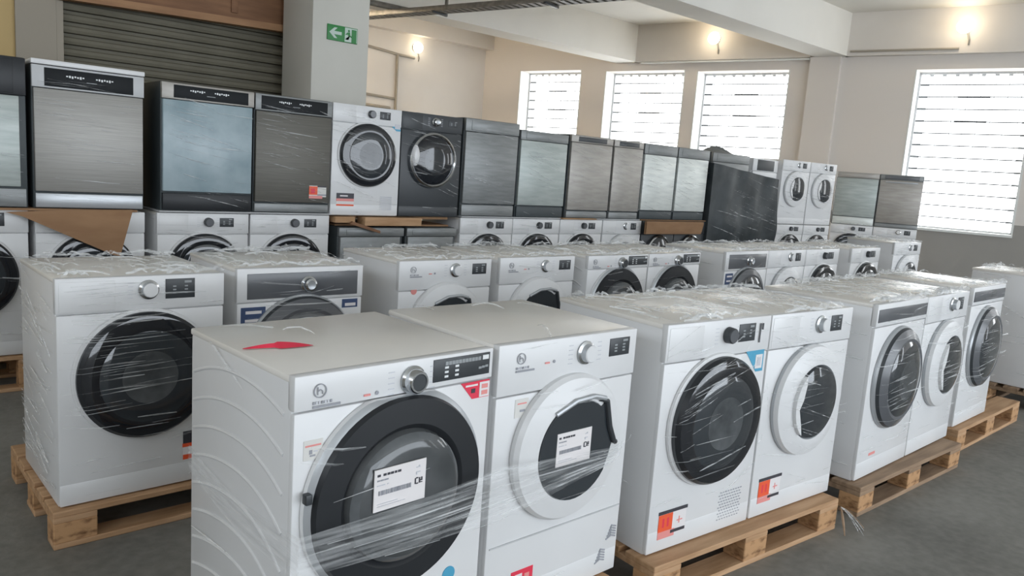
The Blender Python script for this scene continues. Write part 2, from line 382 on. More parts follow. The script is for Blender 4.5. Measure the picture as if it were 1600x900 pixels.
# exit sign on the column
ex = root('exit_sign', (3.511, 6.5, 2.60), 0, 'green exit sign with a white left arrow and running figure on the column', 'sign')
add('sign_plate', MB().box(-0.152, 0.152, -0.014, 0, -0.068, 0.068, 'green', 0.003).mesh('plate'), ex)
mb = MB().poly_prism([(-0.135, 0.0), (-0.085, 0.046), (-0.055, 0.046), (-0.088, 0.014), (-0.012, 0.014), (-0.012, -0.014), (-0.088, -0.014), (-0.055, -0.046), (-0.085, -0.046)], 'y', -0.016, -0.0135, 'signwhite')
add('arrow', mb.mesh('arrow'), ex)
mb = MB().box(0.02, 0.146, -0.016, -0.0135, -0.062, 0.062, 'signwhite')
mb.box(0.088, 0.138, -0.0175, -0.0155, -0.062, 0.052, 'green')
mb.lathe([(0.0, 0.002), (0.010, 0.002), (0.010, 0)], (0.060, -0.0158, 0.036), 'green', 16)
mb.poly_prism([(0.048, 0.022), (0.072, 0.026), (0.074, 0.0), (0.094, -0.014), (0.088, -0.022), (0.066, -0.012), (0.052, -0.03), (0.03, -0.034), (0.03, -0.044), (0.058, -0.042), (0.056, -0.012), (0.046, 0.004), (0.03, -0.004), (0.028, 0.004)], 'y', -0.0175, -0.0155, 'green')
add('escape_pictogram', mb.mesh('pictogram'), ex)

# wall lamps
def wall_lamp(pos, rz, label, power=None):
    r = root('bulkhead_lamp', pos, rz, label, 'lamp', 'lit bulkhead lamps on the walls')
    add('base', MB().lathe([(0.0, 0.05), (0.085, 0.05), (0.095, 0.03), (0.095, 0)], (0, 0, 0), 'lampbase', 24).mesh('lamp_base'), r)
    add('lamp_glass', MB().lathe([(0.0, 0.17), (0.05, 0.165), (0.09, 0.14), (0.115, 0.09), (0.105, 0.05), (0.09, 0.045)], (0, 0, 0), 'lamp', 24).mesh('lamp_glass'), r)
    add('bracket', MB().tube([(0.05, -0.01, -0.09), (0.08, -0.02, -0.2), (0.08, 0.0, -0.27)], 0.014, 'lampbase').mesh('bracket'), r)
    L = bpy.data.lights.new('lamp_light', 'POINT'); L.energy = power or LAMP_W; L.color = (1.0, 0.82, 0.58); L.shadow_soft_size = 0.1
    add('lamp_light', L, r, (0, -0.28, 0))
    return r
wall_lamp((3.62, 12.3, 3.95), PI/2, 'unseen added lamp on the return wall behind the column, brightening the far bay', 165)  # unseen lamp added to brighten the far bay
WA = -math.atan2(1, 0.2384)      # -Y of the lamp turned to face into the hall
def wall_rz(): return math.atan2(-1/WN, -(-0.2384/WN)) if False else math.radians(-90+13.4)
wall_lamp((9.34, YB-0.0, 3.92), 0, 'lit round lamp on the far back wall right of the column', 1.1)
wall_lamp(wp(8.75, 0.12, 4.17), wall_rz(), 'lit lamp above the gap between the two middle windows')
wall_lamp(wp(4.82, 0.12, 4.19), wall_rz(), 'lit lamp above the large window at the right')
# conduits on the far wall and the window wall
mb = MB()
for pts in ([(7.9, 3.80), (8.95, 3.71), (9.3, 3.70)], [(8.88, 3.72), (8.89, 2.2)], [(7.9, 2.84), (8.85, 2.81)], [(7.9, 2.63), (8.75, 2.61)]):
    mb.tube([(x, YB-0.03, z) for x, z in pts], 0.028, 'conduit')
tag(add('wall_conduit', mb.mesh('wall_conduit')), 'branching surface conduit on the far wall below its lamp', 'conduit')
mb = MB(); mb.tube([wp(6.42, 0.14, 3.87), wp(4.86, 0.14, 3.865)], 0.018, 'conduit')
tag(add('lamp_conduit', mb.mesh('lamp_conduit')), 'thin conduit along the downstand running to the lamp above the large window', 'conduit')
mb = MB(); mb.tube([wp(10.2, 0.10, BEAM-0.03), wp(7.06, 0.10, BEAM-0.03)], 0.016, 'reveal')  # pale strip put in for the light caught by the downstand edge
tag(add('lit_edge_strip', mb.mesh('lit_edge_strip')), 'thin pale strip standing for light along the downstand edge above the two middle windows', 'conduit')
# cable tray hung under the beams
d = Vector((0.24, -0.97, 0)); d.normalize(); n_ = Vector((d.y, -d.x, 0)) * -1
p0 = Vector((5.73, 13.0, 3.66)); L_ = 8.0
tr = root('cable_tray', p0, math.atan2(d.y, d.x), 'perforated grey cable tray hung under the beams right of the column', 'cable tray')
for s in (-0.11, 0.11):
    add('side_rail', MB().box(0, L_, s-0.006, s+0.006, 0, 0.07, 'tray', 0.002).mesh('side_rail'), tr)
mb = MB()
for i in range(66): mb.box(i*0.12+0.02, i*0.12+0.085, -0.105, 0.105, 0.0, 0.008, 'tray')
add('perforated_floor', mb.mesh('tray_floor'), tr)
hm = MB().box(-0.02, 0.02, -0.16, 0.16, -0.03, -0.002, 'charcoal', 0.003).box(-0.02, 0.02, 0.13, 0.16, -0.03, CEIL-p0.z, 'tray').mesh('hanger')
for t in (1.5, 3.7, 5.6, 7.4): add('hanger', hm, tr, (t, 0, 0))
mb = MB(); mb.tube([(5.2, 10.22, 3.76), (6.0, 10.22, 3.765), (6.75, 10.22, 3.77)], 0.045, 'tray')
tag(add('ceiling_pipe', mb.mesh('ceiling_pipe')), 'grey pipe running along the lower edge of the far beam', 'pipe')

# ------------------------------------------------------------------ pallets
def pallet_meshes(h, wood):
    t = 0.022; d = {}
    d['deck_board'] = [(MB().box(0, 1.2, y0, y1, h-t, h, wood, 0.003, 1).mesh('deck_board'), (0, 0, 0)) for y0, y1 in ((0, .145), (.175, .275), (.3275, .4725), (.525, .625), (.655, .8))]
    d['stringer_board'] = [(MB().box(x0, x0+.145, 0, .8, h-2*t, h-t, wood, 0.002, 1).mesh('stringer_board'), (0, 0, 0)) for x0 in (0, .5275, 1.055)]
    d['base_board'] = [(MB().box(0, 1.2, y0, y1, 0, t, wood, 0.003, 1).mesh('base_board'), (0, 0, 0)) for y0, y1 in ((0, .1), (.3275, .4725), (.7, .8))]
    bl = MB().box(0, .145, 0, .1, t, h-2*t, 'block', 0.003, 1).mesh('block')
    d['block'] = [(bl, (x0, y0, 0)) for x0 in (0, .5275, 1.055) for y0 in (0, .35, .7)]
    return d
PM = {('a', 0.144): pallet_meshes(0.144, 'wood'), ('b', 0.144): pallet_meshes(0.144, 'woodgrey'), ('a', 0.21): pallet_meshes(0.21, 'wood')}
def pallet(x, y, deg, label, kind='a', h=0.144, z=0.0):
    r = root('euro_pallet', (x, y, z), math.radians(deg), label, 'pallet', 'wooden pallets under the appliances')
    for nm, lst in PM[(kind, h)].items():
        for me, loc in lst: add(nm, me, r, loc)
    return r

# ------------------------------------------------------------------ washing machines
W2, D2 = 0.299, 0.285           # half width, half depth
def knob(x, z, style):
    mb = MB(); y = -D2-0.004
    if style == 'big':
        mb.lathe([(0.037, 0.0), (0.037, 0.004), (0.031, 0.009), (0.029, 0.026), (0.026, 0.030), (0.022, 0.030), (0.020, 0.028), (0.0, 0.028)], (x, y, z), ['silver', 'chrome', 'chrome', 'chrome', 'chrome', 'charcoal', 'charcoal'], 32)
    elif style == 'white':
        mb.lathe([(0.037, 0.0), (0.037, 0.004), (0.029, 0.008), (0.027, 0.026), (0.024, 0.029), (0.0, 0.029)], (x, y, z), ['silver', 'chrome', 'silver', 'enamel', 'enamel'], 32)
    elif style == 'dark':
        mb.lathe([(0.031, 0.0), (0.029, 0.024), (0.025, 0.028), (0.0, 0.028)], (x, y, z), ['charcoal', 'charcoal', 'panelgrey'], 28)
    elif style == 'chrome':
        mb.lathe([(0.036, 0.0), (0.036, 0.006), (0.029, 0.010), (0.028, 0.032), (0.02, 0.036), (0.0, 0.030)], (x, y, z), ['silver', 'chrome', 'chrome', 'chrome', 'silver'], 32)
    return mb.mesh('dial')
DZ = 0.475
def door_meshes(style):
    """[(part, mesh, parent part)] for a door on the front plane, centre (0, DZ)"""
    y = -D2-0.002; c = (0, y, DZ); out = []
    if style == 'rim_black':
        c = (-0.008, y, 0.515); R = 0.262
        flat = lambda x, z: (x, min(z, 0.252))
        out.append(('door', MB().lathe([(R+.008, 0), (R+.006, .012), (R-.001, .018), (R-.008, .022), (R-.014, .036), (.185, .040), (.172, .030), (.160, .014)], c, ['enamel', 'silver', 'silver', 'black', 'black', 'black', 'black'], 64, cut=flat).mesh('door'), None))
        out.append(('door_glass', MB().lathe([(.172, .026), (.166, .046), (.148, .060), (.12, .064), (.06, .060), (0, .058)], c, ['glassmid', 'glassgrey', 'glassmid', 'glassmid', 'glassmid'], 48).mesh('door_glass'), 'door'))
        out.append(('door_latch', MB().box(-0.279, -0.262, y-0.03, y-0.010, 0.555, 0.580, 'charcoal', 0.003).mesh('door_latch'), 'door'))
    elif style == 'd_handle':
        R = 0.232; c = (0, y, 0.505)
        out.append(('door', MB().lathe([(R, 0), (R, .016), (R-.010, .030), (.172, .044), (.160, .046), (.150, .036)], c, 'enamel', 64).mesh('door'), None))
        pts = []
        for i in range(33):
            a = math.radians(52 + (325-52)*i/32); pts.append((0.157*math.cos(a), 0.505+0.157*math.sin(a)))
        pts += [(0.150, 0.475), (0.160, 0.505), (0.138, 0.56), (0.118, 0.64)]
        mb = MB().poly_prism(pts, 'y', y-0.050, y-0.030, 'glassdark')
        out.append(('door_glass', mb.mesh('door_glass'), 'door'))
        mb = MB().tube([(0.090, y-0.046, 0.655), (0.118, y-0.052, 0.645), (0.138, y-0.054, 0.56), (0.163, y-0.054, 0.508), (0.178, y-0.048, 0.500)], 0.009, 'charcoal')
        mb.tube([(-0.10, y-0.046, 0.632), (-0.02, y-0.050, 0.664), (0.06, y-0.050, 0.668), (0.110, y-0.052, 0.655)], 0.008, 'silver')
        out.append(('door_handle', mb.mesh('door_handle'), 'door'))
    elif style == 'black_disc':
        R = 0.243
        out.append(('door', MB().lathe([(R+.012, 0), (R+.010, .010), (R, .014), (R, .030), (R-.012, .046), (.19, .056), (.175, .054)], c, ['enamel', 'enamel', 'charcoal', 'black', 'blackgloss', 'blackgloss'], 64).mesh('door'), None))
        out.append(('door_glass', MB().lathe([(.178, .053), (.15, .060), (.10, .062), (0, .060)], c, ['glassdark', 'glassdark', 'glassgrey'], 48).mesh('door_glass'), 'door'))
    elif style == 'white_ring':
        R = 0.238
        notch = lambda x, z: (x + 0.030 if (x < -0.05 and -0.085 < z < -0.02) else x, z)
        out.append(('door', MB().lathe([(R, 0), (R, .014), (R-.006, .032), (.178, .050), (.160, .050), (.150, .036)], c, ['silver', 'enamel', 'enamel', 'enamel', 'silver'], 64).mesh('door'), None))
        out.append(('door_glass', MB().lathe([(.156, .042), (.150, .056), (.10, .068), (0, .072)], c, ['charcoal', 'glassdark', 'glassdark'], 48).mesh('door_glass'), 'door'))
        out.append(('door_handle', MB().poly_prism([(.160*math.cos(math.radians(a)), DZ+.160*math.sin(math.radians(a))) for a in range(130, 233, 7)]+[(-.098, .350), (-.112, .400), (-.134, .462), (-.112, .500), (-.100, .560)], 'y', y-.066, y-.040, 'enamel').mesh('door_handle'), 'door'))
    elif style == 'grey_large':
        R = 0.256; c = (0.0, y, DZ)
        out.append(('door', MB().lathe([(R, 0), (R-.001, .010), (R-.008, .018), (R-.016, .032), (.20, .052), (.185, .050)], c, ['silver', 'silver', 'charcoal', 'panelgrey', 'panelgrey'], 64).mesh('door'), None))
        out.append(('door_glass', MB().lathe([(.188, .049), (.16, .060), (.10, .066), (0, .066)], c, ['glassdark', 'glassdark', 'glassgrey'], 48).mesh('door_glass'), 'door'))
    elif style == 'silver_ring':
        R = 0.232
        out.append(('door', MB().lathe([(R, 0), (R, .018), (R-.006, .036), (.212, .044), (.202, .036)], c, 'chrome', 64).mesh('door'), None))
        out.append(('door_glass', MB().lathe([(.206, .030), (.18, .044), (.10, .052), (0, .054)], c, ['blackgloss', 'blackgloss', 'glassdark'], 48).mesh('door_glass'), 'door'))
        out.append(('door_handle', MB().lathe([(0.0, .030), (.022, .026), (.034, .010), (.036, 0)], (-.185, y-.038, .505), 'enamel', 24, cut=lambda x, z: (x, z*2.4)).mesh('door_handle'), 'door'))
    return out
def dots(x0, x1, z0, z1, n, y, m, mb, hw=0.008, hh=0.002):
    for i in range(n):
        x = x0 + (x1-x0)*i/max(n-1, 1); z = z0 + (z1-z0)*i/max(n-1, 1)
        mb.box(x-hw, x+hw, y-0.0012, y+0.001, z-hh, z+hh, m)
def ribs(mb, x):
    # embossed shallow arches on the cabinet side, tipping down towards the front
    for i in range(10):
        zt = 0.790 - i*0.080; tip = 0.045 + 0.012*i
        pts = []
        for k in range(15):
            yy = 0.262 - 0.505*k/14; q = (yy+0.015)/0.25
            zz = zt - (0.045*q*q if q > 0 else tip*abs(q)**2.2) - 0.006*i*(0.26-yy)/0.5
            if 0.02 < zz < 0.81: pts.append((x+0.0015, yy, zz))
        if len(pts) > 3: mb.tube(pts, 0.0055, 'enamel', 8)
def washer_parts(door, dial=('big', 0.025, 0.800), disp=(0.09, 0.285, 0.782, 0.842), panel='enamel', panel_z=0.766, body='enamel',
                 top='top', rib=False, logo=True, drawer=True, darkpanel=None, vent=None):
    P = []; y = -D2
    mb = MB().box(-W2, W2, -D2+0.012, D2, 0.0, 0.838, body, 0.010)
    mb.box(-W2+0.002, W2-0.002, -D2, -D2+0.03, 0.012, panel_z-0.004, body, 0.005)
    if rib: ribs(mb, -W2)
    P.append(('cabinet', mb.mesh('cabinet'), None))
    P.append(('worktop', MB().box(-W2-0.001, W2+0.001, -D2+0.022, D2+0.002, 0.832, 0.850, top, 0.005).mesh('worktop'), None))
    P.append(('control_panel', MB().box(-W2, W2, -D2-0.002, -D2+0.028, panel_z, 0.851, panel, 0.004).mesh('control_panel'), None))
    P.append(('kick_plate', MB().box(-W2+0.004, W2-0.004, -D2-0.0008, -D2+0.02, 0.006, 0.088, body, 0.003).mesh('kick_plate'), None))
    yf = y-0.002
    if darkpanel:
        x0, x1, z0, z1 = darkpanel
        P.append(('control_fascia', MB().box(x0, x1, yf-0.003, yf+0.01, z0, z1, 'panelgrey', 0.002).mesh('control_fascia'), 'control_panel'))
    if drawer and not darkpanel and not logo:
        mb = MB(); x0, x1 = -0.288, -0.105
        mb.box(x0, x1, yf-0.002, yf+0.006, panel_z+0.006, 0.838, panel, 0.002)
        P.append(('detergent_drawer', mb.mesh('detergent_drawer'), None))
    if dial: P.append(('dial', knob(dial[1], dial[2], dial[0]), None))
    if disp:
        x0, x1, z0, z1 = disp
        mb = MB().box(x0, x1, yf-0.0025, yf+0.005, z0, z1, 'charcoal', 0.001)
        yd = yf-0.0025; wd = x1-x0; hd = z1-z0
        if wd > 0.14:
            dots(x0+wd*.22, x1-wd*.2, z1-hd*.22, z1-hd*.22, 11, yd, 'dimprint', mb, .005, .005)
            mb.box(x1-wd*.14, x1-wd*.03, yd-.0012, yd, z1-hd*.3, z1-hd*.10, 'white_mark')
            for r_ in (.3, .5, .7): dots(x0+wd*.22, x0+wd*.40, z0+hd*(1-r_)-.006, z0+hd*(1-r_)-.006, 2, yd, 'white_mark', mb, .006, .0028)
            dots(x1-wd*.18, x1-wd*.06, z0+hd*.34, z0+hd*.38, 3, yd, 'dimprint', mb, .005, .003)
        else:
            for r_ in (.28, .45, .62): dots(x0+wd*.3, x1-wd*.3, z0+hd*r_, z0+hd*r_, 2, yd, 'dimprint', mb, .006, .0025)
            mb.box(x1-wd*.36, x1-wd*.12, yd-.0012, yd, z1-hd*.22, z1-hd*.10, 'dimprint')
        P.append(('display', mb.mesh('display'), 'control_panel'))
    if dial and not darkpanel:
        cx, cz = dial[1], dial[2]
        for s in (-1, 1):
            mb = MB()
            for i in range(5): mb.box(cx+s*.064-.009, cx+s*.064+.009, yf-.0008, yf+.002, cz-.030+i*.014, cz-.0275+i*.014, 'faintprint')
            P.append(('programme_print', mb.mesh('programme_print'), 'control_panel'))
    if logo:
        mb = MB(); c = (-0.236, yf-0.001, 0.812)
        if panel_z < 0.76: c = (-0.215, yf-0.001, 0.806)
        mb.lathe([(.0165, 0), (.0165, .002), (.0145, .002), (.0145, 0)], (c[0], c[1]-.001, c[2]), 'greyprint', 32)
        mb.tube([(c[0]-.006, c[1]-.002, c[2]+.009), (c[0]-.006, c[1]-.002, c[2]-.009)], .0013, 'greyprint', 6)
        mb.tube([(c[0]-.006, c[1]-.002, c[2]-.001), (c[0]+.001, c[1]-.002, c[2]+.003), (c[0]+.006, c[1]-.002, c[2]-.001), (c[0]+.006, c[1]-.002, c[2]-.008)], .0013, 'greyprint', 6)
        P.append(('logo', mb.mesh('logo'), 'control_panel'))
        mb = MB(); x0 = c[0]-.018
        for i in range(7): mb.box(x0+i*.0075, x0+i*.0075+.0045, yf-.003, yf-.001, c[2]-.031, c[2]-.0245, 'faintprint' if i % 3 else 'greyprint')
        mb.box(x0, x0+.072, yf-.003, yf-.001, c[2]-.040, c[2]-.0345, 'greyprint')
        P.append(('range_name', mb.mesh('range_name'), 'control_panel'))
        mb = MB().box(-.118, -.100, yf-.003, yf-.001, .779, .784, 'pink').lathe([(0, .0015), (.005, .0015), (.005, 0)], (-.081, yf-.001, .783), 'greyprint', 12)
        P.append(('capacity_mark', mb.mesh('capacity_mark'), 'control_panel'))
    P += door_meshes(door)
    if vent:
        mb = MB(); x0, x1, z0, z1 = vent; nx, nz = 9, 10
        for i in range(nx):
            for j in range(nz):
                xx = x0+(x1-x0)*(i+.5*(j % 2))/nx; zz = z0+(z1-z0)*j/(nz-1)
                mb.box(xx-.0045, xx+.0045, y-.0012, y+.001, zz-.002, zz+.002, 'greyprint')
        P.append(('air_vent', mb.mesh('air_vent'), None))
    return P
def card(pieces, y=None, name='sticker'):
    """a sticker on the front: pieces (x0, x1, z0, z1, material), later ones on top"""
    mb = MB(); y = -D2 if y is None else y
    for i, (x0, x1, z0, z1, m) in enumerate(pieces):
        mb.box(x0, x1, y-(.0015 if i == 0 else .0022+.00003*i), y+.001, z0, z1, m)
    return mb.mesh(name)
def energy_sticker(x, z, k=1.0):      # orange block, white block, black rules
    return card([(x, x+.150*k, z, z+.098*k, 'paper'), (x, x+.075*k, z+.02*k, z+.085*k, 'orange'), (x, x+.09*k, z-.008*k, z+.020*k, 'pink'),
                 (x+.02*k, x+.03*k, z+.035*k, z+.07*k, 'red'), (x+.045*k, x+.055*k, z+.035*k, z+.07*k, 'red'),
                 (x-.002, x+.155*k, z+.086*k, z+.098*k, 'blackprint'), (x+.068*k, x+.148*k, z+.004*k, z+.016*k, 'blackprint'),
                 (x+.1*k, x+.13*k, z+.045*k, z+.05*k, 'pink'), (x+.11*k, x+.115*k, z+.035*k, z+.062*k, 'pink')])
MODEL = {}
def model(key, **kw): MODEL[key] = washer_parts(**kw)
model('rim_black', door='rim_black', rib=True, panel_z=0.768)
model('d_handle', door='d_handle', dial=('white', 0.054, 0.796), disp=(0.166, 0.262, 0.770, 0.828), panel_z=0.700)
model('black_a', door='black_disc', dial=('white', 0.011, 0.799), disp=(0.072, 0.182, 0.760, 0.836), panel_z=0.722, logo=False)
model('black_vent', door='black_disc', dial=('dark', 0.036, 0.793), disp=(0.100, 0.200, 0.760, 0.828), panel_z=0.715, logo=False, vent=(0.10, 0.24, 0.05, 0.16))
model('black_plain', door='black_disc', dial=('dark', 0.025, 0.793), disp=(0.100, 0.195, 0.762, 0.822), panel_z=0.715, logo=False)
model('white_ring', door='white_ring', dial=('white', 0.050, 0.793), disp=(0.130, 0.215, 0.757, 0.825), panel_z=0.712, logo=False)
model('fascia_grey', door='grey_large', dial=('chrome', 0.022, 0.775), disp=None, panel_z=0.706, logo=False, darkpanel=(-0.255, 0.270, 0.718, 0.828))
model('fascia_wide', door='grey_large', dial=None, disp=None, panel_z=0.745, logo=False, darkpanel=(-0.285, 0.290, 0.765, 0.826))
model('all_dark', door='silver_ring', dial=('chrome', 0.022, 0.790), disp=(0.155, 0.25, 0.765, 0.815), panel='charcoal', body='charcoal', top='charcoal', panel_z=0.712, logo=False)
def make_appliance(name, parts, fl, deg, z, label, cat, group, wid=0.6, dep=0.57, sx=1.0, sz=1.0):
    """fl: front-left corner on plan"""
    a = math.radians(deg); c, s = math.cos(a), math.sin(a)
    cx = fl[0] + c*wid/2 - s*dep/2; cy = fl[1] + s*wid/2 + c*dep/2
    r = root(name, (cx, cy, z), a, label, cat, group)
    made = {}
    for nm, me, par in parts:
        o = add(nm, me, made.get(par, r)); made.setdefault(nm, o)
        if sx != 1.0 or sz != 1.0:
            if par is None: o.scale = (sx, 1, sz)
    return r
def washer(key, fl, deg, z, label, group, name='washing_machine', sz=1.0, sx=1.0, cat='washing machine'):
    return make_appliance(name, MODEL[key], fl, deg, z, label, cat, group, sz=sz, sx=sx, wid=0.6*sx)
G1, G2, G3, G4 = 'front row of machines on pallets', 'middle row of machines on pallets', 'lower tier of the back row', 'upper tier of the back row'
PH = 0.144

# ---- front row
pallet(0.715, 1.48, 2.5, 'wooden pallet under the two nearest machines, at the bottom edge')
m1 = washer('rim_black', (0.736, 1.525), 3.03, PH, 'nearest white washer with ribbed side, thick black door rim and paper label', G1)
m2 = washer('d_handle', (1.362, 1.565), 0.2, PH, 'white dryer with cut-off round window and paper label, right of the nearest washer', G1, 'tumble_dryer', cat='dryer')
add('promo_sticker', MB().poly_prism([(.189, .764), (.292, .764), (.292, .716), (.231, .716)], 'y', -D2-.0016, -D2+.001, 'red')
    .box(.255, .290, -D2-.0032, -D2, .718, .760, 'paper').box(.262, .284, -D2-.004, -D2, .724, .736, 'pink').box(.262, .284, -D2-.004, -D2, .742, .754, 'pink')
    .box(.205, .248, -D2-.0028, -D2, .752, .757, 'paper').box(.226, .240, -D2-.0028, -D2, .733, .745, 'blackprint').mesh('promo_sticker'), m1)['label'] = 'red slanted promotion sticker'
add('info_sticker', card([(-.272, -.223, .650, .697, 'offpaper'), (-.268, -.228, .682, .686, 'pink'), (-.258, -.250, .664, .674, 'greyprint'), (-.256, -.242, .658, .662, 'greyprint'), (-.246, -.236, .668, .671, 'faintprint')]), m1)
def paper_label(x0, x1, z0, z1, y, tilt=0.0):
    w_, h_ = x1-x0, z1-z0
    pcs = [(x0, x1, z0, z1, 'paper')]
    X = lambda t: x0+w_*t
    Z = lambda t: z0+h_*t
    for a, b in ((.05, .11), (.16, .22), (.235, .29), (.30, .36), (.375, .42), (.435, .50)): pcs.append((X(a), X(b), Z(.83), Z(.885), 'blackprint'))
    for a, b in ((.05, .10), (.11, .17), (.18, .26)): pcs.append((X(a), X(b), Z(.72), Z(.755), 'greyprint'))
    for a, b in ((.05, .12), (.13, .20), (.24, .27)): pcs.append((X(a), X(b), Z(.61), Z(.635), 'faintprint'))
    t = .08
    rnd = random.Random(3)
    while t < .70:
        bw = rnd.choice((.008, .014, .022)); pcs.append((X(t), X(t+bw), Z(.38), Z(.49), 'greyprint')); t += bw+rnd.choice((.008, .014))
    for a, b, c, d_ in ((.78, .80, .42, .56), (.80, .845, .55, .575), (.80, .845, .415, .44), (.865, .885, .43, .56), (.885, .93, .475, .50), (.91, .93, .50, .56), (.86, .93, .43, .445)):
        pcs.append((X(a), X(b), Z(c), Z(d_), 'blackprint'))
    for a, b, c, d_ in ((.80, .88, .70, .72), (.80, .82, .65, .70), (.80, .88, .82, .835), (.85, .87, .835, .87)): pcs.append((X(a), X(b), Z(c), Z(d_), 'faintprint'))
    pcs.append((X(.06), X(.45), Z(.17), Z(.18), 'faintprint')); pcs.append((X(.06), X(.60), Z(.12), Z(.125), 'faintprint'))
    return card(pcs, y, 'paper_label')
add('paper_label', paper_label(-.124, .028, .512, .617, -D2-.070), m1)['label'] = 'white delivery label with barcode on the glass'
add('paper_label', paper_label(-.091, .058, .468, .572, -D2-.052), m2)['label'] = 'white delivery label with barcode on the glass'
add('round_sticker', MB().lathe([(0, .002), (.022, .002), (.022, 0)], (.185, -D2, .222), 'blue', 24).mesh('round_sticker'), m1)['label'] = 'blue round sticker below the door'
add('air_vent', (lambda mb: [mb.tube([(cx-.024+.012*k*.4, -D2-.001, cz-.016+.009*k), (cx+.0, -D2-.002, cz-.012+.009*k+.006), (cx+.022, -D2-.001, cz-.014+.009*k)], .0028, 'greyprint', 6) for cx, cz in ((.262, .141), (.214, .067)) for k in range(5)] and mb)(MB()).mesh('air_vent'), m2)
add('service_flap', MB().box(-.285, .29, -D2-.004, -D2+.002, .238, .242, 'greyside').mesh('service_flap'), m2)
add('promo_sticker', card([(-.19, -.10, .075, .137, 'red'), (-.175, -.145, .095, .125, 'paper'), (-.135, -.115, .095, .12, 'pink')]), m2)['label'] = 'red sticker low on the front'
add('info_sticker', card([(-.224, -.172, .628, .684, 'offpaper'), (-.215, -.180, .668, .672, 'pink'), (-.205, -.185, .645, .652, 'greyprint')]), m2)
add('red_mark', MB().lathe([(0, .002), (.008, .002), (.008, 0)], (.196, -D2, .626), 'pink', 12).mesh('red_mark'), m2)
# a torn red tape scrap on the nearest top
mb = MB(); mb.grid(lambda u, v: (-.085+.175*u, (v-.5)*(.008 if u < .5 else .030*(1-(u-.5)/.5)**.7+.003)-.008*u, .0012+.010*max(0, math.sin(PI*u))*v), 16, 2, 'red')
tt = tag(add('torn_tape', mb.mesh('torn_tape'), None, (0.818, 1.793, PH+0.852), math.radians(-9)), 'torn strip of red tape on top of the nearest washer', 'tape')

pallet(2.085, 1.487, -4.0, 'worn wooden pallet under the pair right of the nearest two machines')
m3 = washer('black_vent', (2.112, 1.556), -4.03, PH, 'white dryer with glossy black door and small grille, third machine of the front row', G1, 'tumble_dryer', cat='dryer')
c4 = (2.112+.605*math.cos(math.radians(-4.03)), 1.556+.605*math.sin(math.radians(-4.03)))
m4 = washer('white_ring', c4, -4.03, PH, 'white washer with white porthole ring and orange sticker, fourth in the front row', G1)
add('energy_sticker', energy_sticker(-.244, .060), m3)['label'] = 'orange and white sticker low on the front'
add('energy_sticker', energy_sticker(-.25, .068), m4)['label'] = 'orange and white sticker low on the front'
mb = MB().poly_prism([(.155, .725), (.276, .724), (.278, .632), (.235, .632)], 'y', -D2-.0016, -D2+.001, 'blue').box(.225, .268, -D2-.003, -D2, .645, .700, 'paper').box(.235, .258, -D2-.004, -D2, .655, .69, 'faintprint')
add('blue_sticker', mb.mesh('blue_sticker'), m3)['label'] = 'blue slanted corner sticker'
add('side_keys', card([(.226, .232, .75, .825, 'panelgrey'), (.240, .246, .80, .825, 'panelgrey')], -D2-.006, 'side_keys'), m3)
pallet(3.492, 1.400, -1.2, 'grey worn pallet under the pair with dark control strips, front row', 'b')
m5 = washer('fascia_wide', (3.529, 1.455), 0.74, PH, 'white washer with full-width dark control strip and big grey door, fifth in the front row', G1)
m6 = washer('white_ring', (4.134, 1.463), 0.74, PH, 'white washer with narrow ring door beside the big grey-doored one', G1)
sq = card([(-.118, -.090, .628, .660, 'paper')], None, 'square_tag')
for m_ in (m5, m6): add('square_tag', sq, m_)
add('red_mark', card([(-.17, -.10, .105, .118, 'pink')], None, 'red_mark'), m5)
pallet(4.93, 1.47, 0.5, 'wooden pallet under the last machine of the front row, partly empty')
m7 = washer('fascia_wide', (4.95, 1.515), 1.0, PH, 'white washer with dark control strip and dark door, alone on its pallet', G1)
add('square_tag', sq, m7)
pallet(6.54, 1.43, 0.5, 'pallet at the right edge under the grey-sided machine', 'b')
m8 = washer('white_ring', (6.58, 1.48), 0.5, PH, 'grey-sided machine cut by the right edge of the photo', G1)
plk = tag(add('loose_plank', MB().box(-.2, .2, -.045, .045, 0, .03, 'wood', .004).mesh('loose_plank'), None, (5.86, 1.72, PH), math.radians(8)), 'loose wooden plank lying on the empty end of the pallet', 'plank')

# ---- middle row
pallet(0.528, 2.985, 1.0, 'wooden pallet under the left black-doored washer, blocks showing')
a1 = washer('black_a', (0.551, 3.012), 1.5, PH, 'white washer with big black door standing left of the nearest machine', G2)
add('energy_sticker', card([(.141, .27, .095, .215, 'paper'), (.141, .27, .165, .215, 'blackprint'), (.139, .27, .150, .165, 'orange'), (.141, .27, .098, .118, 'orange')]), a1)['label'] = 'black and orange sticker'
b1 = washer('fascia_grey', (1.235, 3.115), 0.0, PH, 'white washer with full dark panel and chrome dial, behind the nearest machine', G2)
add('blue_sticker', card([(-.28, -.172, .60, .684, 'navy'), (-.26, -.19, .655, .668, 'paper'), (-.262, -.2, .62, .632, 'paper')]), b1)['label'] = 'dark blue sticker left of the door'
add('grey_sticker', card([(.195, .275, .655, .695, 'navy'), (.21, .265, .662, .676, 'paper')]), b1)['label'] = 'small blue and white sticker right of the door'
pallet(2.07, 3.16, 0, 'pallet under the two dryers behind the nearest pair')
c1 = washer('d_handle', (2.089, 3.201), 0, PH, 'left one of two white dryers with cut-off windows behind the nearest pair', G2, 'tumble_dryer', cat='dryer')
d1 = washer('d_handle', (2.769, 3.222), 0, PH, 'right one of two white dryers with cut-off windows behind the nearest pair', G2, 'tumble_dryer', cat='dryer')
for m_ in (c1,): add('red_sticker', MB().lathe([(0, .0015), (.018, .0015), (.018, 0)], (-.205, -D2, .695), 'pink', 20).mesh('red_sticker'), m_)
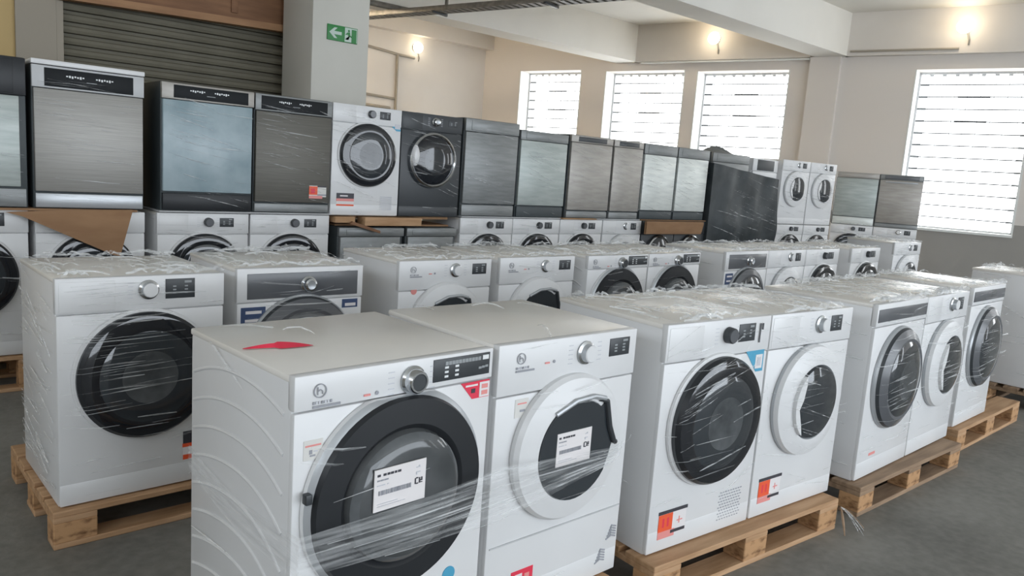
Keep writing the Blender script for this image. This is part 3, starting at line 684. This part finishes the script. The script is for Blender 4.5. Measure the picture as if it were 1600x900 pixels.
pallet(3.45, 3.16, 1, 'pallet under the two dark-rimmed washers in the middle row')
e1 = washer('rim_black', (3.464, 3.199), 1.0, PH, 'left one of two white washers with thick dark rims, middle row', G2)
f1 = washer('rim_black', (4.07, 3.21), 1.0, PH, 'right one of two white washers with thick dark rims, middle row', G2)
pallet(4.98, 3.17, 0, 'pallet under the wrapped trio, middle row', 'b')
g1 = washer('fascia_grey', (4.99, 3.215), 0, PH, 'white washer with dark panel, first of the film-wrapped trio in the middle row', G2)
add('blue_sticker', card([(-.28, -.18, .60, .684, 'navy'), (-.26, -.19, .655, .668, 'paper'), (-.262, -.2, .62, .632, 'paper')]), g1)
h1 = washer('white_ring', (5.592, 3.215), 0, PH, 'white ring-door washer, second of the film-wrapped trio in the middle row', G2)
pallet(6.19, 3.17, 0, 'pallet under the third and fourth wrapped machines, middle row', 'b')
i1 = washer('black_plain', (6.197, 3.215), 0, PH, 'white washer with dark dial, third of the film-wrapped trio in the middle row', G2)
pallet(7.40, 3.17, -1, 'pallet under the dark-doored machine after the trio', 'b')
j1 = washer('black_plain', (7.03, 3.206), 0, PH, 'white dark-doored washer after a gap right of the wrapped trio', G2)
pallet(8.80, 3.50, -5, 'pallet at the far end of the middle row', 'b')
k1 = washer('white_ring', (8.83, 3.56), -5, PH, 'film-covered white machine at the far right end of the middle row', G2)

# ---- back row, lower tier
YD = 5.15; LZ = 0.21
ROW_L, ROW_U, WSTACK, ESTACK = [], [], [], []
def lower(key, x, label, y=YD, deg=0, **kw):
    o = washer(key, (x, y), deg, LZ, label, G3, **kw)
    if y == YD and 'dark' not in label[:5]: ROW_L.append(o)
    return o
for px, lab in ((0.22, 'pallet under the leftmost stacks of the back row'), (1.50, 'pallet under the stacks behind the left machines'), (2.75, 'pallet under the stack with the white washer on top'),
                (3.96, 'pallet under the grey dishwasher stacks'), (5.17, 'pallet under the brownish dishwasher stacks'), (6.38, 'pallet under the pale-doored dishwasher stacks')):
    pallet(px, YD-0.03, 0, lab, 'a', 0.21)
lower('black_a', 0.22, 'white black-doored washer at the left edge, lower tier')
lower('black_a', 0.85, 'white washer half hidden by the hanging brown cardboard')
lower('black_plain', 1.52, 'white washer below the blue-filmed dishwasher', sx=1.0)
lower('black_plain', 2.13, 'white washer below the dark steel dishwasher with red sticker')
lower('black_plain', 3.95, 'white washer below the grey dishwasher, left of its twin', sx=.985)
lower('black_plain', 4.545, 'white washer below the greenish dishwasher', sx=.985)
lower('fascia_grey' if False else 'black_plain', 5.142, 'white washer below the brownish dishwasher, left of a paler one', sx=.985)
lower('white_ring', 5.745, 'white washer with pale panel just left of the brown carton')
lower('all_dark', 6.358, 'dark front-loader below the brown carton, left one', name='dark_washing_machine', sx=.94)
lower('all_dark', 6.928, 'dark front-loader below the brown carton, right one', name='dark_washing_machine', sx=.94)

# ------------------------------------------------------------------ dishwashers
def dishwasher_parts(h=0.82, door='steel', fascia='charcoal', frame='frame', plinth='charcoal', top=None, fz=0.115, door_x=(-.29, .29), door_z0=.10, marks=True, handle=False, fascia_x=(-.235, .235), surround=None):
    P = []; y = -D2
    P.append(('cabinet', MB().box(-W2, W2, y+.02, D2, 0.0, h-(.028 if top else 0), frame, .006).mesh('cabinet'), None))
    if top: P.append(('worktop', MB().box(-W2-.001, W2+.001, y-.012, D2, h-.028, h, top, .004).mesh('worktop'), None))
    zt = h-(.032 if top else .004)
    sur = surround or door
    P.append(('control_panel', MB().box(-W2+.002, W2-.002, y-.006, y+.03, zt-fz-.006, zt, sur, .004).mesh('control_panel'), None))
    mb = MB().box(fascia_x[0], fascia_x[1], y-.010, y+.01, zt-fz+.004, zt-.012, fascia, .002)
    P.append(('control_fascia', mb.mesh('control_fascia'), 'control_panel'))
    if marks:
        mb = MB(); z = zt-fz*.42
        for s in (-.085, .07):
            for i in range(7): mb.box(s-.04+i*.014, s-.031+i*.014, y-.0112, y-.009, z-.003-.003*(i % 3), z+.004+.002*(i % 2), 'white_mark')
        mb.box(-.02, .035, y-.0112, y-.009, z-.026, z-.022, 'dimprint')
        P.append(('button_print', mb.mesh('button_print'), 'control_panel'))
    P.append(('door', MB().box(door_x[0], door_x[1], y-.008, y+.03, door_z0, zt-fz-.010, door, .005).mesh('door'), None))
    if handle: P.append(('door_handle', MB().box(-.22, .22, y-.022, y-.006, zt-fz-.05, zt-fz-.03, 'silver', .006).mesh('door_handle'), 'door'))
    P.append(('plinth', MB().box(-W2+.01, W2-.01, y+.0, y+.05, .006, door_z0-.012, plinth, .003).mesh('plinth'), None))
    return P
DW = {
 'top_steel': dishwasher_parts(.845, 'steel', 'fasciablack', 'frame', 'silver', 'enamel', .118, surround='greyside', door_z0=.10),
 'blue': dishwasher_parts(.81, 'steelblue', 'fasciablack', 'frame', 'black', None, .095, door_z0=.125, door_x=(-.29, .285), surround='steelwarm', fascia_x=(-.225, .255)),
 'dark': dishwasher_parts(.81, 'steeldark', 'fasciablack', 'frame', 'steelgrey', None, .105, door_z0=.075, surround='steelgrey', fascia_x=(-.255, .255)),
 'pale_left': dishwasher_parts(.84, 'steelgreen', 'black', 'frame', 'steelgrey', None, .20, door_z0=.12, surround='black', marks=False, door_x=(-.29, .262)),
 'grey': dishwasher_parts(.82, 'steelgrey', 'steelgrey', 'frame', 'steelgrey', None, .10, door_z0=.11, marks=False),
 'green': dishwasher_parts(.775, 'steelgreen', 'steelgrey', 'frame', 'frame', None, .075, door_z0=.11, marks=False, surround='steelgrey'),
 'green_end': dishwasher_parts(.80, 'steelgreen', 'steelwarm', 'steelgrey', 'steellight', None, .075, door_z0=.13, marks=False, surround='steelwarm'),
 'warm': dishwasher_parts(.79, 'steelwarm', 'charcoal', 'frame', 'steelgrey', None, .06, door_z0=.08, marks=False, fascia_x=(-.20, .20)),
 'light': dishwasher_parts(.79, 'steellight', 'steelgrey', 'frame', 'frame', None, .10, door_z0=.10, marks=False, surround='steelgrey', door_x=(-.285, .285)),
 'handle': dishwasher_parts(.80, 'steelwarm', 'panelgrey', 'steelgrey', 'steelgrey', None, .07, door_z0=.07, marks=False, handle=True, surround='steelgrey'),
 'lowgrey': dishwasher_parts(.765, 'steelgrey', 'steelgrey', 'frame', 'frame', None, .06, door_z0=.10, marks=False, surround='steelgrey', door_x=(-.285, .26)),
}
UZ = 1.075
def dish(key, x, label, y=YD, deg=0, z=UZ, sx=1.0, group=G4, sz=1.0):
    o = make_appliance('dishwasher', DW[key], (x, y), deg, z, label, 'dishwasher', group, wid=0.6*sx, sx=sx, sz=sz)
    if y == YD and group == G4: ROW_U.append(o)
    return o
dish('pale_left', 0.225, 'pale-doored black dishwasher at the left edge, upper tier')
dish('top_steel', 0.848, 'tall steel dishwasher with silver top and black display band, upper tier')
dw = dish('blue', 1.545, 'dishwasher with pale blue filmed door, upper tier')
dd = dish('dark', 2.148, 'dark steel dishwasher with a small red sticker low right, upper tier', sx=.965)
add('energy_sticker', card([(.12, .255, .12, .20, 'offpaper'), (.12, .185, .135, .195, 'orange'), (.12, .225, .108, .128, 'pink'), (.185, .255, .190, .20, 'blackprint'), (.185, .255, .13, .14, 'greyprint'), (.135, .165, .145, .18, 'red')], -D2-.008), dd)['label'] = 'red and white sticker'
lowg = [('left', 2.81), ('right', 3.415)]
for s_, x_ in lowg: dish('lowgrey', x_, 'low grey dishwasher under the wooden board, %s one' % s_, z=LZ, sx=.83 if s_ == 'right' else .97, group=G3)
# a board with a loose lath carrying the two middle machines
bd = root('wooden_board', (3.15, YD+.2, 0.99), 0, 'brown wooden board carrying the raised white washer and the black dryer', 'board')
add('board_edge', MB().box(-.14, .38, -.24, -.12, -.0, .065, 'wood', .004).mesh('board_edge'), bd)
add('board_slab', MB().box(-.40, .74, -.10, .40, 0.045, .070, 'wood', .003).mesh('board_slab'), bd)
add('short_block', MB().box(-.385, -.22, -.23, -.10, .02, .065, 'wood', .004).mesh('short_block'), bd)
add('loose_lath', MB().poly_prism([(-.26, .035), (-.02, -.035), (-.02, -.055), (-.28, .015)], 'y', -.27, -.245, 'timber').mesh('loose_lath'), bd)
bx = tag(add('lower_support', MB().box(2.83, 3.90, YD+.10, YD+.55, .977, .990, 'card').mesh('lower_support')), 'thin cardboard sheet between the grey dishwashers and the wooden board', 'cardboard')
w4 = washer('black_plain', (2.730, YD), 0, 1.062, 'white washer with black door raised on the wooden board, upper tier', G4, sz=.965, sx=.985)
add('energy_sticker', card([(-.244, -.098, .073, .168, 'paper'), (-.244, -.098, .128, .168, 'blackprint'), (-.244, -.098, .108, .128, 'pink'), (-.244, -.098, .073, .085, 'orange'), (-.215, -.15, .143, .153, 'paper')]), w4)['label'] = 'black and red sticker low left'
add('air_vent', card([(.13+.012*i, .138+.012*i, .05+.012*j, .056+.012*j, 'faintprint') for i in range(9) for j in range(9)], None, 'air_vent'), w4)
add('blue_sticker', MB().poly_prism([(.17, .725), (.288, .725), (.288, .66), (.25, .66)], 'y', -D2-.0016, -D2+.001, 'blue').box(.235, .285, -D2-.003, -D2, .675, .712, 'faintprint').mesh('blue_sticker'), w4)['label'] = 'blue corner sticker'
w5 = washer('all_dark', (3.324, YD), 0, 1.062, 'black tumble dryer with chrome door ring, upper tier', G4, 'tumble_dryer', sz=.965, sx=.985, cat='dryer')
dish('grey', 3.945, 'plain grey dishwasher right of the black dryer, upper tier')
dish('green', 4.565, 'greenish grey dishwasher, lowest top in the upper tier')
dish('warm', 5.20, 'warm grey dishwasher with dark slot, upper tier', sx=.99)
dish('warm', 5.81, 'narrow warm grey dishwasher left of the two pale doors, upper tier', sx=.76)
dish('light', 6.285, 'left one of two bright pale-doored dishwashers, upper tier', sx=.93)
dish('light', 6.86, 'right one of two bright pale-doored dishwashers, upper tier', sx=.96)
# spacers between the tiers
def spacer(name, x0, x1, z0, z1, mat, label, cat, y0=YD-.015, y1=YD+.5):
    return tag(add(name, MB().box(x0, x1, y0, y1, z0, z1, mat, .004).mesh(name)), label, cat)
spacer('foam_tray', 1.53, 2.735, 1.065, 1.075, 'greyside', 'pale tray under the blue-filmed and dark steel dishwashers', 'packaging')
spacer('foam_tray', 3.95, 5.13, 1.065, 1.075, 'greyside', 'pale tray under the plain grey and greenish dishwashers', 'packaging')
spacer('wooden_plank', 5.15, 5.62, 1.065, 1.075, 'wood', 'short light plank under the warm grey dishwasher', 'plank', YD-.03, YD+.45)
spacer('foam_tray', 5.64, 6.30, 1.065, 1.075, 'greyside', 'pale tray under the narrow warm grey dishwasher', 'packaging')
ct = root('flat_carton', (6.84, YD-.095, .93), 0, 'creased brown carton strip below the two pale-doored dishwashers', 'carton')
add('carton_front', MB().grid(lambda u, v: (-.53+1.0*u, -.004*math.sin(u*23+v*5)-.01*v, -.0+.135*v+(.02*u*(1-v))), 24, 4, 'card').box(-.53, .46, .004, .02, .0, .135, 'card').mesh('carton_front'), ct)
spacer('flat_tray', 6.31, 7.48, 1.066, 1.075, 'card', 'flat cardboard tray under the two pale-doored dishwashers', 'packaging')
# hanging cardboard sheet
mb = MB()
pts = [(.70, 1.055), (.78, 1.032), (1.235, .810), (1.275, .800), (1.365, 1.080), (1.0, 1.072)]
def csheet(p):
    x, z = p; return (x, YD-.060-.07*(1.08-z)/.28-.01*math.sin(x*9), z)
A = [mb.bm.verts.new(csheet(p)) for p in pts]; B = [mb.bm.verts.new(Vector(csheet(p))+Vector((0, .006, 0))) for p in pts]
k = mb.mi('card'); mb.bm.faces.new(A).material_index = k; mb.bm.faces.new(B[::-1]).material_index = k
for i in range(6): mb.bm.faces.new([A[i], B[i], B[(i+1) % 6], A[(i+1) % 6]]).material_index = k
mb.box(.60, 1.40, YD-.02, YD+.5, 1.062, 1.074, 'card')
tag(add('cardboard_sheet', mb.mesh('cardboard_sheet')), 'brown cardboard sheet folded down over the lower washer at the left', 'cardboard')

# ---- black shrouded load and what stands behind and beyond it
mb = MB(); rn = random.Random(11)
def shroud(face):
    def f(u, v):
        x = 7.50+1.46*u; ztop = 1.735-.125*u
        w_ = (.010*math.sin(17*u+5*v)+.010*math.sin(9*v+3*u)+.006*math.sin(31*u-14*v))*min(1, u*12)
        lean = min(1, u*6)*.07*math.exp(-((v-.60)/.10)**2)*(.5+.5*math.sin(5*u+1))
        return (x, 5.12-w_-lean, .002+(ztop-.002)*v)
    return f
YS = 5.27
mb.grid(shroud(0), 44, 34, 'shroud')
def edge_(u_):
    def f(t, v):
        p = shroud(0)(u_, v); return (p[0], p[1]*(1-t)+YS*t, p[2])
    return f
mb.grid(edge_(0), 6, 34, 'shroud'); mb.grid(edge_(1), 6, 34, 'shroud')
def topf(u, v):
    p = shroud(0)(u, 1); return (p[0], p[1]*(1-v)+YS*v, p[2])
mb.grid(topf, 44, 6, 'shroud')
mb.grid(lambda u, v: (7.50+1.46*u, YS, .002+(1.735-.125*u-.002)*v), 4, 4, 'shroud')
bmesh.ops.remove_doubles(mb.bm, verts=mb.bm.verts, dist=.001)
shroud_o = tag(add('shrouded_load', mb.mesh('shrouded_load')), 'large upright bundle shrouded in black plastic between the pale dishwashers and two white washers', 'wrapped load')
Y2 = 5.37
pallet(7.90, Y2-.02, 0, 'pallet behind the black shrouded bundle', 'a', 0.21)
lower('white_ring', 7.86, 'white machine hidden behind the black shrouded bundle, left', y=Y2)
lower('white_ring', 8.68, 'white machine hidden behind the black shrouded bundle, right', y=Y2)
dish('grey', 7.82, 'grey appliance top showing above the black shrouded bundle', y=Y2, z=LZ+.853, sz=.99, sx=1.33)
tag(add('film_bundle', MB().grid(lambda u, v: (8.02+.42*u, Y2+.05+.4*v, LZ+.853+.812+.07*math.sin(PI*u)*math.sin(PI*v)*(1+.4*math.sin(20*u+9*v))), 14, 10, 'steelgrey').mesh('film_bundle')), 'grey crumpled bundle on top of the grey appliance behind the black bundle', 'packaging')
make_appliance('oven', dishwasher_parts(.80, 'enamel', 'charcoal', 'enamel', 'enamel', None, .15, door_z0=.08, marks=False, surround='enamel', fascia_x=(-.20, .20)), (8.70, Y2), 0, LZ+.853, 'white appliance with dark window strip showing behind the black bundle', 'oven', G4)
# two white washers, stacked
pallet(9.36, 5.32, -6.75, 'pallet under the four stacked white washers', 'a', 0.21)
cs, sn = math.cos(math.radians(-6.75)), math.sin(math.radians(-6.75))
for i, lab in enumerate(('left', 'right')):
    p = (9.373+.61*i*cs, 5.338+.61*i*sn)
    WSTACK.append(washer('black_plain', p, -6.75, LZ, 'lower washer of the %s white stack beside the black bundle' % lab, G3, sz=.965))
    WSTACK.append(washer('white_ring', p, -6.75, LZ+.825, 'upper washer of the %s white stack beside the black bundle' % lab, G4))
# two angled dishwashers at the far end
ae = -62.4; ce, se = math.cos(math.radians(ae)), math.sin(math.radians(ae))
pallet(11.60, 5.66, ae, 'pallet under the angled stacks below the large window', 'a', 0.21)
for i, (ky, lab) in enumerate((('green_end', 'greenish angled dishwasher left of the last one, below the large window'), ('handle', 'last dishwasher of the back row, with bar handle, by the large window'))):
    p = (11.625+.605*i*ce, 5.69+.605*i*se)
    ESTACK.append(washer('black_plain' if i == 0 else 'white_ring', p, ae, LZ, 'film-covered washer below the %s' % ('greenish angled dishwasher' if i == 0 else 'last bar-handled dishwasher'), G3, sz=.965))
    ESTACK.append(dish(ky, p[0], lab, y=p[1], deg=ae, z=LZ+.823))

# ------------------------------------------------------------------ stretch film: visible creases, bands and crumples
def film(owner, door=None, nF=30, nT=30, nS=10, seed=0, h=.85, slope=(-.10, .16), lenF=(.06, .34), edge=0, x0_=-.3, x1_=.3):
    """creases of clear film on one machine, in its own frame: a part of the wrapped machine"""
    rn = random.Random(seed); mb = MB(); d = D2
    def prot(x, zz):
        if not door: return .010
        t = (door[0]+.09-math.hypot(x, zz-door[2]))/.09
        return door[1]*min(max(t, 0), 1)
    for _ in range(nF):
        xa = rn.uniform(x0_-.05, x1_); zz = rn.uniform(.03, h-.02); L = rn.uniform(*lenF)
        if rn.random() < .45: xa = x0_+rn.uniform(0, .14); zz = rn.uniform(.35, h-.02)
        sl = rn.uniform(*slope); n = max(4, int(L/.03)); pts = []
        for i in range(n+1):
            x = xa+L*i/n; q = zz+sl*L*i/n
            if x0_ <= x <= x1_ and .01 < q < h: pts.append((x, -d-.006-prot(x, q), q))
        if len(pts) > 2: mb.strip(pts, rn.choice((.002, .003, .004, .007)), (0, -1, 0), 'film', rn.uniform(.001, .003))
    for _ in range(nS):
        ya = rn.uniform(-d, d); zz = rn.uniform(.03, h-.02); L = rn.uniform(.08, .40); sl = rn.uniform(-.5, .25)
        pts = []; n = 8
        for i in range(n+1):
            yy = ya+L*i/n; q = zz-sl*L*i/n
            if -d <= yy <= d and .01 < q < h: pts.append((x0_-.006, yy, q))
        if len(pts) > 2: mb.strip(pts, rn.choice((.004, .006, .012)), (-1, 0, 0), 'film', rn.uniform(.001, .003))
    for _ in range(nT):
        xa = rn.uniform(x0_, x1_); ya = -d+2*d*(rn.random()**1.3); L = rn.uniform(.04, .20); a = rn.gauss(math.radians(70), .5); bump = rn.uniform(.002, .016)
        pts = []; n = 7
        for i in range(n+1):
            t = i/n; x = xa-L*t*math.cos(a); yy = ya+L*t*math.sin(a)
            if x0_ <= x <= x1_ and -d-.005 <= yy <= d: pts.append((x, yy, h+.004+bump*math.sin(PI*t)+.003*rn.random()))
        if len(pts) > 2: mb.strip(pts, rn.choice((.004, .007, .012, .02)), (0, 0, 1), 'filmtop', rn.uniform(.001, .006))
    for _ in range(edge):      # gathered film along the top rims
        xa = rn.uniform(x0_, x1_-.08); L = rn.uniform(.06, .28); ya = rn.choice((rn.uniform(-d-.01, -d+.05), rn.uniform(d-.08, d)))
        pts = [(min(xa+L*i/8, x1_), ya+rn.uniform(-.008, .008), h+.006+.022*math.sin(PI*i/8)*rn.random()) for i in range(9)]
        mb.strip(pts, rn.choice((.012, .02, .035)), (0, 0, 1), 'filmtop', .008)
    o = add('stretch_film', mb.mesh('stretch_film', False), owner); o['kind'] = 'stuff'; o['label'] = 'clear stretch film creases'
    return o
DB = (.245, .062, DZ); DG = (.258, .066, DZ); DWH = (.240, .068, DZ); DD = (.235, .050, .505); DR = (.27, .062, .515); DS = (.235, .056, DZ)
film(m1, DR, 4, 3, 4, 1); film(m2, DD, 8, 5, 0, 2)
film(m3, DB, 44, 60, 7, 3, edge=12, slope=(.0, .5)); film(m4, DWH, 60, 60, 0, 4, edge=14, slope=(-.35, .1))
film(m5, DG, 46, 80, 7, 5, edge=34); film(m6, DWH, 60, 80, 0, 6, edge=34); film(m7, DG, 55, 70, 8, 7, edge=26); film(m8, DWH, 8, 60, 18, 8, edge=26)
film(a1, DB, 60, 60, 70, 9, edge=12, slope=(-.03, .10), lenF=(.1, .4)); film(b1, DG, 46, 70, 10, 10, edge=18)
film(c1, DD, 14, 60, 26, 11, edge=14); film(d1, DD, 12, 55, 4, 12, edge=14)
film(e1, DR, 16, 55, 12, 13, edge=14); film(f1, DR, 16, 55, 0, 14, edge=14)
film(g1, DG, 22, 50, 8, 15, edge=16); film(h1, DWH, 24, 50, 0, 16, edge=16); film(i1, DB, 20, 50, 0, 17, edge=16)
film(j1, DB, 20, 50, 8, 18, edge=16); film(k1, DWH, 90, 60, 10, 19, edge=60)
for i_, o_ in enumerate(ROW_L): film(o_, DB, 30, 0, 3, 30+i_, slope=(-.16, .06))
for i_, o_ in enumerate(ROW_U): film(o_, None, 40, 4, 6 if i_ in (0, 2) else 0, 60+i_, h=.77, slope=((-.12, .02) if i_ < 2 else (-.35, -.02)), lenF=(.05, .40), x0_=(-.29 if i_ != 5 else -.22), x1_=(.29 if i_ != 5 else .22))
film(w4, (.245, .062, .46), 34, 4, 0, 80, h=.81, slope=(-.35, -.05)); film(w5, (.235, .056, .46), 36, 4, 0, 81, h=.81, slope=(-.35, -.05))
for i_, o_ in enumerate(WSTACK): film(o_, DWH if i_ % 2 else DB, 44, 4, 4, 90+i_, slope=(-.25, .0), h=.82)
for i_, o_ in enumerate(ESTACK):
    if i_ % 2 == 0: film(o_, DB, 60, 0, 4, 96+i_, h=.82, slope=(-.2, .0), edge=12)
# creases across the black load, part of it
mb = MB(); rn = random.Random(23)
for _ in range(60):
    u = rn.uniform(0, .9); v = rn.uniform(.35, .97); L = rn.uniform(.1, .45); sl = rn.uniform(.05, .22); pts = []
    for i in range(11):
        uu, vv = u+L*i/10, v-sl*L*i/10
        if uu < 1 and vv > .3: q = shroud(0)(uu, vv); pts.append((q[0], q[1]-.006, q[2]))
    if len(pts) > 2: mb.strip(pts, rn.choice((.003, .005, .008)), (0, -1, 0), 'film', .002)
o = add('stretch_film', mb.mesh('stretch_film', False), shroud_o); o['kind'] = 'stuff'; o['label'] = 'clear stretch film creases'
# the strip pulled across the two nearest machines
a_ = math.radians(2.0); mb = MB()
def near_f(u, v):
    x = -.012+1.19*u
    if u < .5: lo, hi = .405-.026*u*2, .500+.034*u*2
    else: k_ = (u-.5)*2; lo, hi = .379+.075*k_, .534-.055*k_
    zz = lo+(hi-lo)*v+.003*math.sin(40*v+6*u)
    return (x, -.064-.003*math.sin(47*v)*math.sin(PI*u)-.012*math.sin(PI*min(u*2, 1))+.05*max(0, (u-.9)*10)**2*.9, zz)
mb.grid(near_f, 44, 24, 'filmband')
def near_g(u, v):
    lo, hi = .405+.045*u, .500+.02*u
    return (-.012-.003*math.sin(30*v+3*u), -.064+.64*u, lo+(hi-lo)*v-.03*math.sin(PI*u))
mb.grid(near_g, 12, 12, 'filmband')
rn = random.Random(5)
for _ in range(44):
    v = rn.random(); u0 = rn.uniform(0, .85); L = rn.uniform(.06, .35)
    pts = [Vector(near_f(min(u0+L*i/10, 1), v))+Vector((0, -.004, 0)) for i in range(11)]
    mb.strip(pts, rn.choice((.002, .003, .005)), (0, -1, 0), 'film', .002)
o = tag(add('stretch_film', mb.mesh('stretch_film', False), None, (.736, 1.525, PH), a_), 'clear film strip pulled across the doors of the two nearest machines', 'stretch film')

# scraps of film and strap by the pallet corner
mb = MB(); rn = random.Random(2)
for i in range(5):
    a = rn.uniform(-2.4, -.5); L = rn.uniform(.07, .13)
    mb.strip([(L*t/6*math.cos(a), L*t/6*math.sin(a), .10-.10*(t/6)**1.4+.004) for t in range(7)], .012, (0, 0, 1), 'woodgrey' if i < 2 else 'film', .004)
tag(add('film_scrap', mb.mesh('film_scrap', False), None, (3.29, 1.395, 0.0)), 'frayed scrap of film and splinters hanging at a pallet corner', 'scrap')
